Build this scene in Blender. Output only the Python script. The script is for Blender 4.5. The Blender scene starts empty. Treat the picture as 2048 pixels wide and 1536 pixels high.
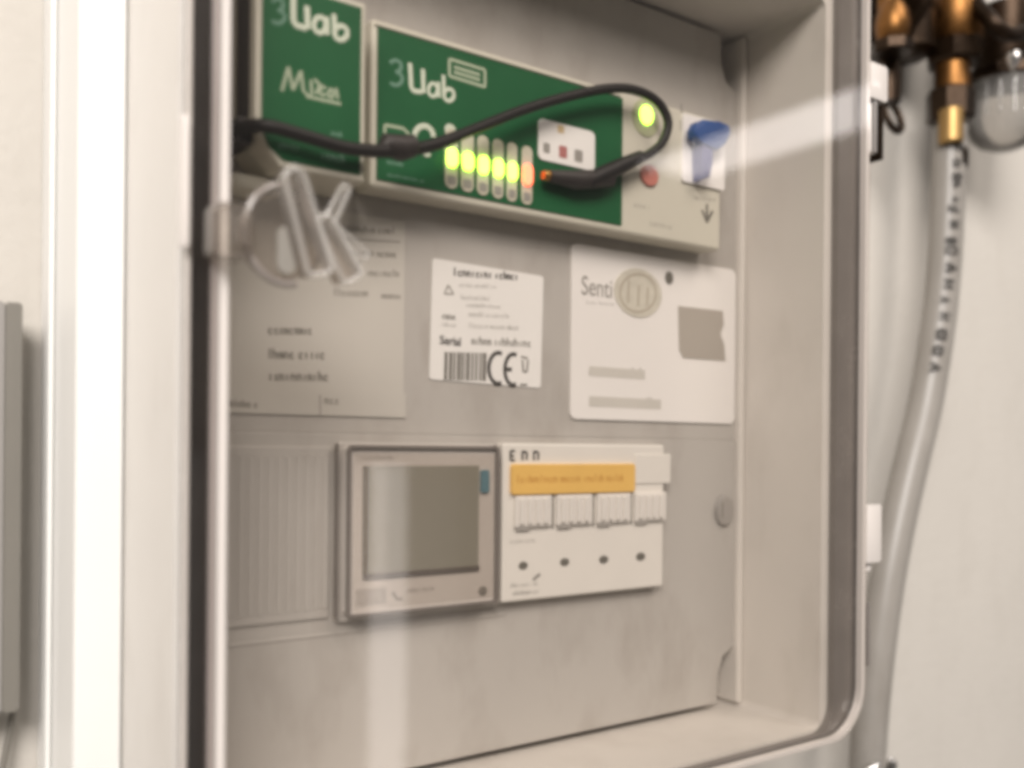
import bpy, bmesh, math, random
from mathutils import Vector, Matrix
random.seed(4)
S = bpy.context.scene
COL = S.collection

# ---------------------------------------------------------------- camera
F = 1900.0; CX, CY = 1024.0, 896.0; ROLL = math.radians(0.5); YAW = math.radians(35.2)
SN, CS = math.sin(YAW), math.cos(YAW)
cam_d = bpy.data.cameras.new('camera'); cam = bpy.data.objects.new('camera', cam_d); COL.objects.link(cam)
cam_d.sensor_fit = 'HORIZONTAL'; cam_d.sensor_width = 36.0; cam_d.lens = 36.0 * F / 2048.0
cam_d.shift_y = (CY - 768.0) / 2048.0
cam_d.clip_start = 0.01; cam_d.clip_end = 50
fwd = Vector((SN, CS, 0)); right = Vector((CS, -SN, 0)); up = Vector((0, 0, 1))
m3 = Matrix((right, up, -fwd)).transposed() @ Matrix.Rotation(ROLL, 3, 'Z')
cam.matrix_world = m3.to_4x4()
cam_d.dof.use_dof = True; cam_d.dof.focus_distance = 0.36; cam_d.dof.aperture_fstop = 5.6
S.camera = cam

# ---------------------------------------------------------------- room light
w = bpy.data.worlds.new('World'); S.world = w; w.use_nodes = True
bg = w.node_tree.nodes['Background']; bg.inputs[0].default_value = (1.0, 0.94, 0.89, 1); bg.inputs[1].default_value = 0.14

def area(name, loc, target, sx, sy, power, col):
    l = bpy.data.lights.new(name, 'AREA'); l.shape = 'RECTANGLE'; l.size = sx; l.size_y = sy
    l.energy = power; l.color = col
    o = bpy.data.objects.new(name, l); COL.objects.link(o); o.location = loc
    d = Vector(target) - Vector(loc)
    o.rotation_euler = d.to_track_quat('-Z', 'Y').to_euler()
    return o
WARM = (1.0, 0.93, 0.87)
area('ceiling_lamp', (-0.75, -1.0, 1.0), (0.12, 0.30, 0.0), 0.9, 0.7, 44, (1.0, 0.955, 0.92))
area('overhead_lamp', (0.75, -1.2, 1.75), (0.3, 0.3, 0.0), 1.2, 1.0, 36, WARM)
t_ = area('ceiling_tube', (2.72, -1.75, 1.12), (2.72, -1.75, 0.0), 0.34, 1.10, 5.2, (1.0, 0.94, 0.92))
area('doorway_light', (0.845, -1.12, -0.55), (0.13, 0.24, -0.25), 0.07, 1.05, 0.52, (1.0, 0.94, 0.90))
area('added_haze_lamp', (0.95, -1.70, -0.75), (0.13, 0.24, -0.25), 0.75, 1.5, 0.55, (1.0, 0.94, 0.90))  # added unseen lamp, lays a soft haze over the lower pane

# ---------------------------------------------------------------- output
S.view_settings.view_transform = 'Standard'; S.view_settings.look = 'None'
S.view_settings.gamma = 1.0; S.view_settings.use_curve_mapping = False
S.view_settings.exposure = 0.12
S.cycles.pixel_filter_type = 'BLACKMAN_HARRIS'; S.cycles.filter_width = 4.6
S.cycles.max_bounces = 14; S.cycles.transparent_max_bounces = 24; S.cycles.transmission_bounces = 12
S.cycles.caustics_refractive = False; S.cycles.caustics_reflective = False
S.cycles.use_denoising = True

# ---------------------------------------------------------------- measuring: photo point on the plane at depth Y
def XZ(px, py, Y):
    a, b = px - CX, py - CY
    u = (a * math.cos(ROLL) + b * math.sin(ROLL)) / F
    v = (-a * math.sin(ROLL) + b * math.cos(ROLL)) / F
    t = Y / (CS - SN * u)
    return (t * (SN + CS * u), -v * t)
def RECT(x0, y0, x1, y1, Y):
    a = XZ(x0, y0, Y); b = XZ(x1, y1, Y)
    return a[0], b[0], b[1], a[1]                       # X0 X1 Z0 Z1

def P(px, py, Y): x, z = XZ(px, py, Y); return Vector((x, Y, z))
# ---------------------------------------------------------------- materials
MATS = {}
def mat(name, col, rough=0.5, metal=0.0, noise=0.06, nscale=60.0, bump=0.0, bscale=400.0, trans=0.0, ior=1.46, emit=None, estr=0.0, spec=0.5, alpha=1.0, dirt=0.0):
    if name in MATS: return MATS[name]
    m = bpy.data.materials.new(name); m.use_nodes = True
    nt = m.node_tree; b = nt.nodes['Principled BSDF']
    b.inputs['Roughness'].default_value = rough; b.inputs['Metallic'].default_value = metal
    b.inputs['IOR'].default_value = ior; b.inputs['Transmission Weight'].default_value = trans
    b.inputs['Specular IOR Level'].default_value = spec
    b.inputs['Alpha'].default_value = alpha
    tc = nt.nodes.new('ShaderNodeTexCoord')
    if noise > 0:
        n = nt.nodes.new('ShaderNodeTexNoise'); n.inputs['Scale'].default_value = nscale; n.inputs['Detail'].default_value = 5
        nt.links.new(tc.outputs['Object'], n.inputs['Vector'])
        mix = nt.nodes.new('ShaderNodeMix'); mix.data_type = 'RGBA'
        mix.inputs['A'].default_value = (*[c * (1 - noise) for c in col], 1)
        mix.inputs['B'].default_value = (*[min(1, c * (1 + noise)) for c in col], 1)
        nt.links.new(n.outputs['Fac'], mix.inputs['Factor']); nt.links.new(mix.outputs['Result'], b.inputs['Base Color'])
        if dirt > 0:                                    # smudges and streaky dust with a shape of their own
            mp = nt.nodes.new('ShaderNodeMapping'); mp.inputs['Scale'].default_value = (1.0, 1.0, 0.45)
            d = nt.nodes.new('ShaderNodeTexNoise'); d.inputs['Scale'].default_value = 34; d.inputs['Detail'].default_value = 8; d.inputs['Roughness'].default_value = 0.68
            cr = nt.nodes.new('ShaderNodeMapRange'); cr.inputs['From Min'].default_value = 0.50; cr.inputs['From Max'].default_value = 0.78; cr.inputs['To Max'].default_value = dirt
            m2 = nt.nodes.new('ShaderNodeMix'); m2.data_type = 'RGBA'; m2.inputs['B'].default_value = (col[0] * 0.45, col[1] * 0.40, col[2] * 0.34, 1)
            nt.links.new(tc.outputs['Object'], mp.inputs['Vector']); nt.links.new(mp.outputs['Vector'], d.inputs['Vector'])
            nt.links.new(d.outputs['Fac'], cr.inputs['Value']); nt.links.new(cr.outputs['Result'], m2.inputs['Factor'])
            nt.links.new(mix.outputs['Result'], m2.inputs['A']); nt.links.new(m2.outputs['Result'], b.inputs['Base Color'])
        rr = nt.nodes.new('ShaderNodeMapRange'); rr.inputs['To Min'].default_value = max(0, rough - 0.06); rr.inputs['To Max'].default_value = min(1, rough + 0.08)
        nt.links.new(n.outputs['Fac'], rr.inputs['Value']); nt.links.new(rr.outputs['Result'], b.inputs['Roughness'])
    else:
        b.inputs['Base Color'].default_value = (*col, 1)
    if bump > 0:
        n2 = nt.nodes.new('ShaderNodeTexNoise'); n2.inputs['Scale'].default_value = bscale; n2.inputs['Detail'].default_value = 4
        nt.links.new(tc.outputs['Object'], n2.inputs['Vector'])
        bp = nt.nodes.new('ShaderNodeBump'); bp.inputs['Strength'].default_value = bump; bp.inputs['Distance'].default_value = 0.001
        nt.links.new(n2.outputs['Fac'], bp.inputs['Height']); nt.links.new(bp.outputs['Normal'], b.inputs['Normal'])
    if emit:
        b.inputs['Emission Color'].default_value = (*emit, 1); b.inputs['Emission Strength'].default_value = estr
    MATS[name] = m
    return m

def clear_mat(name, tint, f0, rough):
    m = bpy.data.materials.new(name); m.use_nodes = True
    nt = m.node_tree; nt.nodes.clear()
    out = nt.nodes.new('ShaderNodeOutputMaterial'); mx = nt.nodes.new('ShaderNodeMixShader')
    tr = nt.nodes.new('ShaderNodeBsdfTransparent'); tr.inputs[0].default_value = (*tint, 1)
    gl = nt.nodes.new('ShaderNodeBsdfGlossy'); gl.inputs['Roughness'].default_value = rough
    lw = nt.nodes.new('ShaderNodeLayerWeight'); lw.inputs['Blend'].default_value = 0.5
    p = nt.nodes.new('ShaderNodeMath'); p.operation = 'POWER'; p.inputs[1].default_value = 5.0
    ma = nt.nodes.new('ShaderNodeMath'); ma.operation = 'MULTIPLY_ADD'; ma.inputs[1].default_value = 1 - f0; ma.inputs[2].default_value = f0
    nt.links.new(lw.outputs['Facing'], p.inputs[0]); nt.links.new(p.outputs[0], ma.inputs[0])
    nt.links.new(ma.outputs[0], mx.inputs[0]); nt.links.new(tr.outputs[0], mx.inputs[1]); nt.links.new(gl.outputs[0], mx.inputs[2])
    nt.links.new(mx.outputs[0], out.inputs[0])
    MATS[name] = m
    return m

M_wall = mat('painted_wall', (0.57, 0.535, 0.485), 0.75, noise=0.08, nscale=7, bump=0.4, bscale=180, dirt=0.12)
M_white = mat('white_pvc', (0.84, 0.83, 0.80), 0.35, noise=0.03, nscale=14)
M_body = mat('grey_enclosure_plastic', (0.70, 0.665, 0.62), 0.42, noise=0.10, nscale=14, dirt=0.22, bump=0.12, bscale=1500)
M_plate = mat('grey_cover_plastic', (0.475, 0.452, 0.422), 0.36, noise=0.11, nscale=9, dirt=0.40, bump=0.12, bscale=1500)
M_rubber = mat('black_rubber', (0.040, 0.035, 0.032), 0.38, noise=0.25, nscale=80)
M_rubber2 = mat('grey_rubber', (0.20, 0.182, 0.168), 0.24, noise=0.2, nscale=60)
M_paper = mat('paper', (0.56, 0.535, 0.49), 0.7, noise=0.04, nscale=30)
M_sticker = mat('white_sticker', (0.84, 0.825, 0.80), 0.35, noise=0.03, nscale=40)
M_card = mat('white_card', (0.84, 0.815, 0.79), 0.3, noise=0.03, nscale=25)
M_case = mat('ivory_case', (0.60, 0.575, 0.49), 0.45, noise=0.05, nscale=40)
M_green = mat('green_front_foil', (0.010, 0.098, 0.034), 0.42, noise=0.25, nscale=35, spec=0.3)
M_inkw = mat('pale_print', (0.62, 0.68, 0.56), 0.5, noise=0.04)
M_inkt = mat('teal_print', (0.13, 0.26, 0.19), 0.5, noise=0.05)
M_inkg = mat('pale_green_print', (0.40, 0.47, 0.34), 0.5, noise=0.05)
M_inkk = mat('black_print', (0.05, 0.045, 0.04), 0.6, noise=0.1)
M_inkd = mat('dark_grey_print', (0.15, 0.14, 0.12), 0.6, noise=0.1)
M_inkm = mat('grey_print', (0.30, 0.285, 0.26), 0.6, noise=0.1)
M_inkr = mat('red_print', (0.42, 0.16, 0.15), 0.6, noise=0.1)
M_cable = mat('black_cable_jacket', (0.010, 0.008, 0.008), 0.55, noise=0.2, nscale=90)
M_dark = mat('dark_plastic', (0.03, 0.025, 0.024), 0.5, noise=0.15, nscale=70)
M_gold = mat('gold_contact', (0.40, 0.22, 0.07), 0.4, metal=1.0, noise=0.1)
M_slot = mat('light_guide', (0.60, 0.57, 0.46), 0.35, noise=0.05)
M_ledg = mat('lit_green_led', (0.5, 0.8, 0.1), 0.3, noise=0.0, emit=(0.50, 1.0, 0.07), estr=7.0)
M_ledr = mat('lit_red_led', (0.9, 0.3, 0.2), 0.3, noise=0.0, emit=(1.0, 0.13, 0.06), estr=4.0)
M_redbtn = mat('red_button_cap', (0.52, 0.19, 0.15), 0.45, noise=0.05)
M_blue = mat('blue_plastic', (0.028, 0.080, 0.26), 0.4, noise=0.12, nscale=90)
M_lcd = mat('lcd_glass', (0.37, 0.365, 0.31), 0.16, noise=0.05, nscale=25)
M_bezel = mat('meter_bezel', (0.76, 0.725, 0.69), 0.4, noise=0.04)
M_frame = mat('smoky_frame', (0.18, 0.16, 0.145), 0.22, noise=0.08)
M_frame2 = mat('smoky_flange', (0.46, 0.435, 0.405), 0.3, noise=0.08)
M_teal = mat('teal_button', (0.16, 0.30, 0.36), 0.4, noise=0.05)
M_breaker = mat('breaker_plastic', (0.76, 0.73, 0.68), 0.4, noise=0.04)
M_toggle = mat('toggle_plastic', (0.74, 0.71, 0.67), 0.35, noise=0.05)
M_orange = mat('orange_label', (0.80, 0.50, 0.14), 0.5, noise=0.07, nscale=60)
M_brass = mat('brass', (0.19, 0.09, 0.03), 0.40, metal=1.0, noise=0.5, nscale=160, bump=0.15, bscale=500)
M_brassd = mat('tarnished_brass', (0.026, 0.015, 0.008), 0.34, metal=0.8, noise=0.4, nscale=90, bump=0.2, bscale=400)
M_chrome = mat('chrome', (0.62, 0.60, 0.58), 0.16, metal=1.0, noise=0.08, nscale=60)
M_hose = mat('translucent_hose', (0.27, 0.25, 0.225), 0.36, noise=0.10, nscale=50, dirt=0.3)
M_grey = mat('grey_profile', (0.20, 0.185, 0.16), 0.45, noise=0.06)
M_grey2 = mat('light_grey_profile', (0.30, 0.28, 0.26), 0.45, noise=0.06)
M_screw = mat('screw_metal', (0.50, 0.48, 0.46), 0.35, metal=0.6, noise=0.08)
M_bead = mat('polished_clear_lip', (0.66, 0.61, 0.57), 0.12, noise=0.03, spec=0.8)
M_pane = clear_mat('clear_polycarbonate', (0.92, 0.905, 0.89), 0.045, 0.035)
M_bowl = mat('cloudy_bowl', (0.66, 0.63, 0.59), 0.07, noise=0.15, nscale=40, spec=0.8, trans=0.72, ior=1.4)
M_clear = clear_mat('clear_acrylic', (0.84, 0.81, 0.775), 0.09, 0.12)
_n = M_clear.node_tree
for _x in _n.nodes:
    if _x.type == 'MATH' and _x.operation == 'POWER': _x.inputs[1].default_value = 1.7
    if _x.type == 'BSDF_GLOSSY': _g = _x
    if _x.type == 'MIX_SHADER': _mx = _x
_p = _n.nodes.new('ShaderNodeBsdfPrincipled'); _p.inputs['Base Color'].default_value = (0.42, 0.39, 0.36, 1); _p.inputs['Roughness'].default_value = 0.12
_n.links.new(_p.outputs[0], _mx.inputs[2])

# ---------------------------------------------------------------- object helpers
def link(name, bm, m, parent=None, smooth=False, label=None):
    bmesh.ops.recalc_face_normals(bm, faces=bm.faces)
    me = bpy.data.meshes.new(name); bm.to_mesh(me); bm.free()
    me.materials.append(m)
    for p in me.polygons: p.use_smooth = smooth
    if smooth:
        try: me.set_sharp_from_angle(angle=math.radians(40))
        except Exception: pass
    o = bpy.data.objects.new(name, me); COL.objects.link(o)
    if parent is not None:
        o.parent = parent
        o.matrix_parent_inverse = Matrix.Translation(-BASE.get(parent.name, Vector((0, 0, 0))))
    if label: o['label'] = label
    if name in PRINT: o['kind'] = 'stuff'
    return o
PRINT = {'small_print', 'printed_line', 'bold_print', 'ruled_line', 'printed_text', 'barcode'}
BASE = {}
def thing(name, label, cat, base, group=None):
    o = bpy.data.objects.new(name, None); o.empty_display_size = 0.01; COL.objects.link(o)
    o.location = base; BASE[o.name] = Vector(base)
    o['label'] = label; o['category'] = cat
    if group: o['group'] = group
    return o
def tag(o, label, cat, group=None):
    o['label'] = label; o['category'] = cat
    if group: o['group'] = group
    return o

def box(x0, x1, y0, y1, z0, z1, bev=0.0, seg=2, bm=None):
    bm = bm or bmesh.new()
    r = bmesh.ops.create_cube(bm, size=1.0)
    bmesh.ops.scale(bm, vec=(x1 - x0, y1 - y0, z1 - z0), verts=r['verts'])
    bmesh.ops.translate(bm, vec=((x0 + x1) / 2, (y0 + y1) / 2, (z0 + z1) / 2), verts=r['verts'])
    if bev > 0:
        es = list({e for v in r['verts'] for e in v.link_edges})
        bmesh.ops.bevel(bm, geom=es, offset=bev, segments=seg, affect='EDGES', profile=0.5)
    return bm
def loop_rr(x0, x1, z0, z1, r, n=8):
    pts = []
    for cx, cz, a0 in ((x1 - r, z1 - r, 0), (x0 + r, z1 - r, 90), (x0 + r, z0 + r, 180), (x1 - r, z0 + r, 270)):
        for k in range(n + 1):
            a = math.radians(a0 + 90 * k / n)
            pts.append((cx + r * math.cos(a), cz + r * math.sin(a)))
    return pts
def prism(pts, y0, y1, bm=None, bev=0.0):
    bm = bm or bmesh.new()
    a = [bm.verts.new((x, y0, z)) for x, z in pts]; b = [bm.verts.new((x, y1, z)) for x, z in pts]
    n = len(pts)
    f1 = bm.faces.new(a); f2 = bm.faces.new(b[::-1])
    for i in range(n): bm.faces.new((a[i], b[i], b[(i + 1) % n], a[(i + 1) % n]))
    if bev > 0:
        bmesh.ops.bevel(bm, geom=[e for e in f1.edges], offset=bev, segments=2, affect='EDGES', profile=0.5)
    return bm
def rr(x0, x1, y0, y1, z0, z1, r, bev=0.0, n=8): return prism(loop_rr(x0, x1, z0, z1, r, n), y0, y1, bev=bev)
def ring(o, i, ro, ri, y0, y1, bm=None, n=10):
    bm = bm or bmesh.new()
    po = loop_rr(*o, ro, n); pi = loop_rr(*i, ri, n); N = len(po)
    oa = [bm.verts.new((x, y0, z)) for x, z in po]; ob = [bm.verts.new((x, y1, z)) for x, z in po]
    ia = [bm.verts.new((x, y0, z)) for x, z in pi]; ib = [bm.verts.new((x, y1, z)) for x, z in pi]
    for k in range(N):
        j = (k + 1) % N
        bm.faces.new((oa[k], oa[j], ia[j], ia[k])); bm.faces.new((ob[j], ob[k], ib[k], ib[j]))
        bm.faces.new((oa[j], oa[k], ob[k], ob[j])); bm.faces.new((ia[k], ia[j], ib[j], ib[k]))
    return bm
def tube(pts, rad, seg=10, closed=False, flat=None, bm=None, caps=True):
    """pts: 3-D points; rad: number or list; flat: squash factor along Y (print lying on a surface)"""
    bm = bm or bmesh.new()
    P = [Vector(p) for p in pts]; n = len(P); rows = []
    R = rad if isinstance(rad, (list, tuple)) else [rad] * n
    prev = None
    for i in range(n):
        if closed: d = P[(i + 1) % n] - P[i - 1]
        else: d = P[min(i + 1, n - 1)] - P[max(i - 1, 0)]
        if d.length < 1e-9: d = Vector((0, 0, 1))
        d.normalize()
        ref = Vector((0, 1, 0))
        if abs(d.dot(ref)) > 0.98: ref = Vector((1, 0, 0))
        s = d.cross(ref).normalized(); t = s.cross(d).normalized()
        if flat is None and prev is not None:
            s = (prev - d * prev.dot(d)); s = s.normalized() if s.length > 1e-6 else d.cross(ref).normalized()
            t = s.cross(d).normalized()
        prev = s
        row = []
        for k in range(seg):
            a = 2 * math.pi * k / seg
            o = s * (math.cos(a) * R[i]) + t * (math.sin(a) * R[i] * (flat if flat is not None else 1))
            row.append(bm.verts.new(P[i] + o))
        rows.append(row)
    for i in range(n if closed else n - 1):
        a, b = rows[i], rows[(i + 1) % n]
        for k in range(seg): bm.faces.new((a[k], a[(k + 1) % seg], b[(k + 1) % seg], b[k]))
    if not closed and caps:
        bm.faces.new(rows[0][::-1]); bm.faces.new(rows[-1])
    return bm
def smoothp(pts, k=6):
    P = [Vector(p) for p in pts]; out = []
    for i in range(len(P) - 1):
        p0, p1, p2, p3 = P[max(i - 1, 0)], P[i], P[i + 1], P[min(i + 2, len(P) - 1)]
        for j in range(k):
            t = j / k
            out.append(0.5 * ((2 * p1) + (p2 - p0) * t + (2 * p0 - 5 * p1 + 4 * p2 - p3) * t * t + (3 * p1 - p0 - 3 * p2 + p3) * t ** 3))
    out.append(P[-1]); return out
def lathe(profile, center, axis='Z', seg=24, bm=None, sides=None):
    """profile: list of (radius, along)"""
    bm = bm or bmesh.new(); rows = []; seg = sides or seg; c = Vector(center)
    for r, h in profile:
        row = []
        for k in range(seg):
            a = 2 * math.pi * (k + 0.5) / seg
            p = (r * math.cos(a), r * math.sin(a), h)
            if axis == 'Y': p = (p[0], p[2], p[1])
            if axis == 'X': p = (p[2], p[0], p[1])
            row.append(bm.verts.new(c + Vector(p)))
        rows.append(row)
    for a, b in zip(rows, rows[1:]):
        for k in range(seg): bm.faces.new((a[k], a[(k + 1) % seg], b[(k + 1) % seg], b[k]))
    bm.faces.new(rows[0][::-1]); bm.faces.new(rows[-1])
    return bm
def disc(px, py, Y, rpx, rpz, th, bm=None, n=20):
    """round boss on the plane Y; radii in photo pixels across and up"""
    x, z = XZ(px, py, Y); rx = XZ(px + rpx, py, Y)[0] - x; rz = abs(XZ(px, py - rpz, Y)[1] - z)
    pts = [(x + rx * math.cos(2 * math.pi * k / n), z + rz * math.sin(2 * math.pi * k / n)) for k in range(n)]
    return prism(pts, Y - th, Y, bm, bev=min(th, rx, rz) * 0.3)
def split(ln):
    out = [[ln[0]]]
    for i in range(1, len(ln)):
        out[-1].append(ln[i])
        if i < len(ln) - 1:
            a = Vector(ln[i]) - Vector(ln[i - 1]); b = Vector(ln[i + 1]) - Vector(ln[i])
            if a.length > 1e-9 and b.length > 1e-9 and a.angle(b) > math.radians(50): out.append([ln[i]])
    return out
def strokes(lines, Y, wd, seg=8, bm=None):
    """lines: lists of (X, Z); raised print of width wd lying on plane Y"""
    bm = bm or bmesh.new()
    for ln in [p for l in lines for p in split(l)]:
        tube([(x, Y, z) for x, z in ln], wd / 2, seg=seg, flat=0.16, bm=bm)
    return bm
def greek(px0, px1, py, hpx, Y, bm, wt=0.16, py1=None):
    """a line of print too small to read: short upright and curved strokes grouped as words"""
    x0, z0 = XZ(px0, py, Y); x1, z1 = XZ(px1, py1 if py1 is not None else py, Y)
    if py1 is None: z1 = z0
    h = abs(XZ(px0, py - hpx, Y)[1] - z0); x = x0; n = 0
    while x < x1 - 0.3 * h:
        wl = random.uniform(0.42, 0.62) * h
        hh = h * random.choice((0.62, 0.62, 0.66, 1.0))
        zb = z0 + (z1 - z0) * (x - x0) / max(1e-6, x1 - x0)
        k = random.random(); L = []
        if k < 0.4: L = [[(x, zb), (x, zb + hh)], [(x, zb + 0.6 * h), (x + wl * .6, zb + 0.55 * h), (x + wl * .6, zb)]]
        elif k < 0.75:
            L = [[(x + wl * .35 + wl * .35 * math.cos(a), zb + 0.3 * h + 0.3 * h * math.sin(a)) for a in [math.radians(30 + 300 * q / 6) for q in range(7)]]]
        else: L = [[(x + wl * .3, zb), (x + wl * .3, zb + hh)]]
        strokes(L, Y, h * wt, seg=5, bm=bm)
        x += wl * 1.12; n += 1
        if n > 4 and random.random() < 0.22: x += h * 0.35; n = 0
    return bm
def text_mesh(name, s, px, py, hpx, Y, m, parent, wscale=1.0, bold=0.0, label=None):
    cu = bpy.data.curves.new(name, 'FONT'); cu.body = s
    h = abs(XZ(px, py - hpx, Y)[1] - XZ(px, py, Y)[1]); cu.size = h / 0.70; cu.extrude = 0.00008; cu.offset = bold * h
    tmp = bpy.data.objects.new('tmp_text', cu); COL.objects.link(tmp)
    dg = bpy.context.evaluated_depsgraph_get(); me = bpy.data.meshes.new_from_object(tmp.evaluated_get(dg))
    bpy.data.objects.remove(tmp); bpy.data.curves.remove(cu)
    x, z = XZ(px, py, Y)
    me.transform(Matrix.Translation((x, Y, z)) @ Matrix.Rotation(math.radians(90), 4, 'X') @ Matrix.Diagonal((wscale, 1, 1, 1)))
    bm = bmesh.new(); bm.from_mesh(me); bpy.data.meshes.remove(me)
    return link(name, bm, m, parent, label=label)

# depth planes
YW, YP, YR, YD = 0.362, 0.290, 0.246, 0.238

# ================================================================ SETTING
wall = link('wall', box(-0.9, 1.6, YW, YW + 0.05, -0.8, 0.9), M_wall); wall['kind'] = 'structure'

# ================================================================ LEFT EDGE
xr = XZ(250, 800, 0.298)[0] - 0.0006; xl = XZ(152, 800, 0.298)[0]
t = thing('cable_trunking', 'tall bright white cable trunking running up left side of the cabinet', 'trunking', (xl, YW, -0.4))
link('base', rr(xl + 0.0006, xr - 0.0006, 0.3025, YW - 0.0005, -0.4, 0.5, 0.0005), M_white, t)
link('lid', rr(xl, xr, 0.298, 0.3022, -0.4, 0.5, 0.001, bev=0.0008), M_white, t)
link('clip_edge', box(xl - 0.0013, xl + 0.0003, 0.335, 0.3385, -0.4, 0.5, 0.0005), M_white, t)
# grey bar at the picture's left edge
x1, z1 = XZ(46, 606, 0.345); _, z0 = XZ(46, 1422, 0.345); x0 = XZ(-90, 900, 0.345)[0]
g = thing('wall_bar', 'grey upright bar fixed to the wall at far left of the picture', 'bar', (x0, YW, z0))
link('front_strip', rr(x0, x1 - 0.0052, 0.345, 0.352, z0, z1, 0.001, bev=0.0006), M_grey2, g)
link('side_strip', rr(x1 - 0.005, x1, 0.3455, 0.352, z0, z1, 0.001, bev=0.0006), M_grey, g)
link('base', box(x0 + 0.002, x1 - 0.002, 0.352, YW - 0.0004, z0 + 0.003, z1 - 0.003), M_grey, g)
p = [(*XZ(a, b, 0.357),) for a, b in ((26, 1424), (18, 1470), (6, 1530), (-8, 1600))]
tag(link('thin_wire', tube([(x, 0.357, z) for x, z in p], 0.0012, 8), M_grey, None, True), 'thin dark wire running down from the grey wall bar', 'wire')

# ================================================================ CABINET
XL, XRI = 0.0689, 0.3297
Zb, Zt = -0.1145, 0.1855
cab = thing('electrical_cabinet', 'light grey plastic electrical cabinet with closed clear door, on the wall', 'cabinet', (0.21, YW, -0.122))
bm = ring((XL, 0.3515, -0.1215, 0.236), (0.0767, XRI, Zb, Zt), 0.012, 0.0035, YR, 0.300)
link('body', bm, M_body, cab, True)
link('back_box', rr(XL + 0.001, 0.3505, 0.3003, YW - 0.0004, -0.1205, 0.235, 0.012), M_body, cab, True)
# narrow moulded step inside the right wall, next to the cover plate
link('inner_step', box(0.3262, XRI - 0.0002, 0.2865, 0.2995, -0.113, 0.184, 0.0012), M_body, cab)
# inner cover plate: notched right corners
def notched(x0, x1, z0, z1, nx, nz, top, bottom):
    pts = [(x0, z0)]
    if bottom: pts += [(x1 - nx, z0), (x1 - nx, z0 + nz * .55), (x1 - nx * .72, z0 + nz * .85), (x1, z0 + nz)]
    else: pts += [(x1, z0)]
    if top: pts += [(x1, z1 - nz), (x1 - nx * .72, z1 - nz * .85), (x1 - nx, z1 - nz * .55), (x1 - nx, z1)]
    else: pts += [(x1, z1)]
    pts += [(x0, z1)]
    return pts
xp1 = XZ(1468, 900, YP)[0]
zs = XZ(1000, 872, YP)[1]
link('upper_cover', prism(notched(0.0775, xp1, zs + 0.00004, 0.183, 0.0105, 0.024, True, False), YP, YP + 0.004, bev=0.0002), M_plate, cab)
link('lower_cover', prism(notched(0.0775, xp1, -0.1115, zs - 0.00004, 0.0105, 0.024, False, True), YP - 0.0009, YP + 0.004, bev=0.0003), M_plate, cab)
YL = YP - 0.0009
for px, py in ((1445, 1020),):
    s_ = link('cover_screw', disc(px, py, YL, 17, 30, 0.0022), M_screw, cab)
    xa, za = XZ(px, py, YL - 0.0022)
    link('screw_slot', box(xa - 0.0005, xa + 0.0005, YL - 0.00235, YL - 0.0019, za - 0.0034, za + 0.0034), M_inkm, s_)
# ribbed blanking strip left of the meter
x0, x1, z0, z1 = RECT(452, 892, 655, 1235, YL)
fl = link('blanking_strip', box(x0, x1, YL - 0.0009, YL, z0, z1, 0.0003), M_plate, cab)
nb = 11
for k in range(nb):
    a = x0 + (x1 - x0) * (k + 0.18) / nb; b = x0 + (x1 - x0) * (k + 0.86) / nb
    link('rib', box(a, b, YL - 0.00108, YL - 0.0008, z0 + 0.003, z1 - 0.003, 0.0003, 1), M_plate, fl)
x0, z0 = XZ(455, 1292, YL); x1 = XZ(1010, 1292, YL)[0]
link('cover_bead', box(x0, x1, YL - 0.0004, YL + 0.0004, z0 - 0.0006, z0 + 0.0006, 0.0003, 1), M_plate, cab)

# ---- clear door
DX0, DX1, DZ0, DZ1 = 0.0697, 0.3492, -0.1178, 0.232
door = link('door', rr(DX0, DX1, YD, YD + 0.004, DZ0, DZ1, 0.021, bev=0.0), M_pane, cab, label='clear see-through door with rounded corners')
link('gasket', ring((DX0 + 0.0006, DX1 + 0.0014, DZ0 + 0.0008, DZ1 - 0.001), (0.0766, 0.3345, -0.1156, 0.226), 0.019, 0.012, YD + 0.0048, YR - 0.0003), M_rubber2, door, True)
link('seal_strip', box(DX0 + 0.0007, 0.0768, YD + 0.0043, YD + 0.0047, DZ0 + 0.012, DZ1 - 0.012), M_rubber, door)
# lip round the edge of the door, its pale colour painting the edge highlight
link('door_lip', ring((DX0 - 0.0002, DX1 + 0.0003, DZ0 - 0.0003, DZ1), (DX0 + 0.0005, DX1 - 0.0020, DZ0 + 0.0013, DZ1 - 0.002), 0.0205, 0.0192, YD + 0.0006, YD + 0.0034), M_bead, door, True)
lx = XZ(445, 800, YD - 0.001)[0]
link('inner_lip', rr(lx - 0.0012, lx + 0.0010, YD - 0.0018, YD - 0.0001, DZ0 + 0.006, DZ1 - 0.01, 0.0005), M_bead, door, True)  # pale strip standing for the highlight along the clear pane's edge
link('inner_groove', rr(lx - 0.0030, lx - 0.0016, YD - 0.0009, YD - 0.0001, DZ0 + 0.006, DZ1 - 0.01, 0.0004), mat('mauve_groove', (0.28, 0.24, 0.22), 0.35), door, True)
# clip on the outside edge
x0, z1 = XZ(360, 232, YD); x1, z0 = XZ(375, 500, YD)
link('edge_clip', rr(x0, x1 - 0.0003, YD - 0.0022, YD - 0.0002, z0, z1, 0.0008, bev=0.0005), M_bead, door, True)
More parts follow.
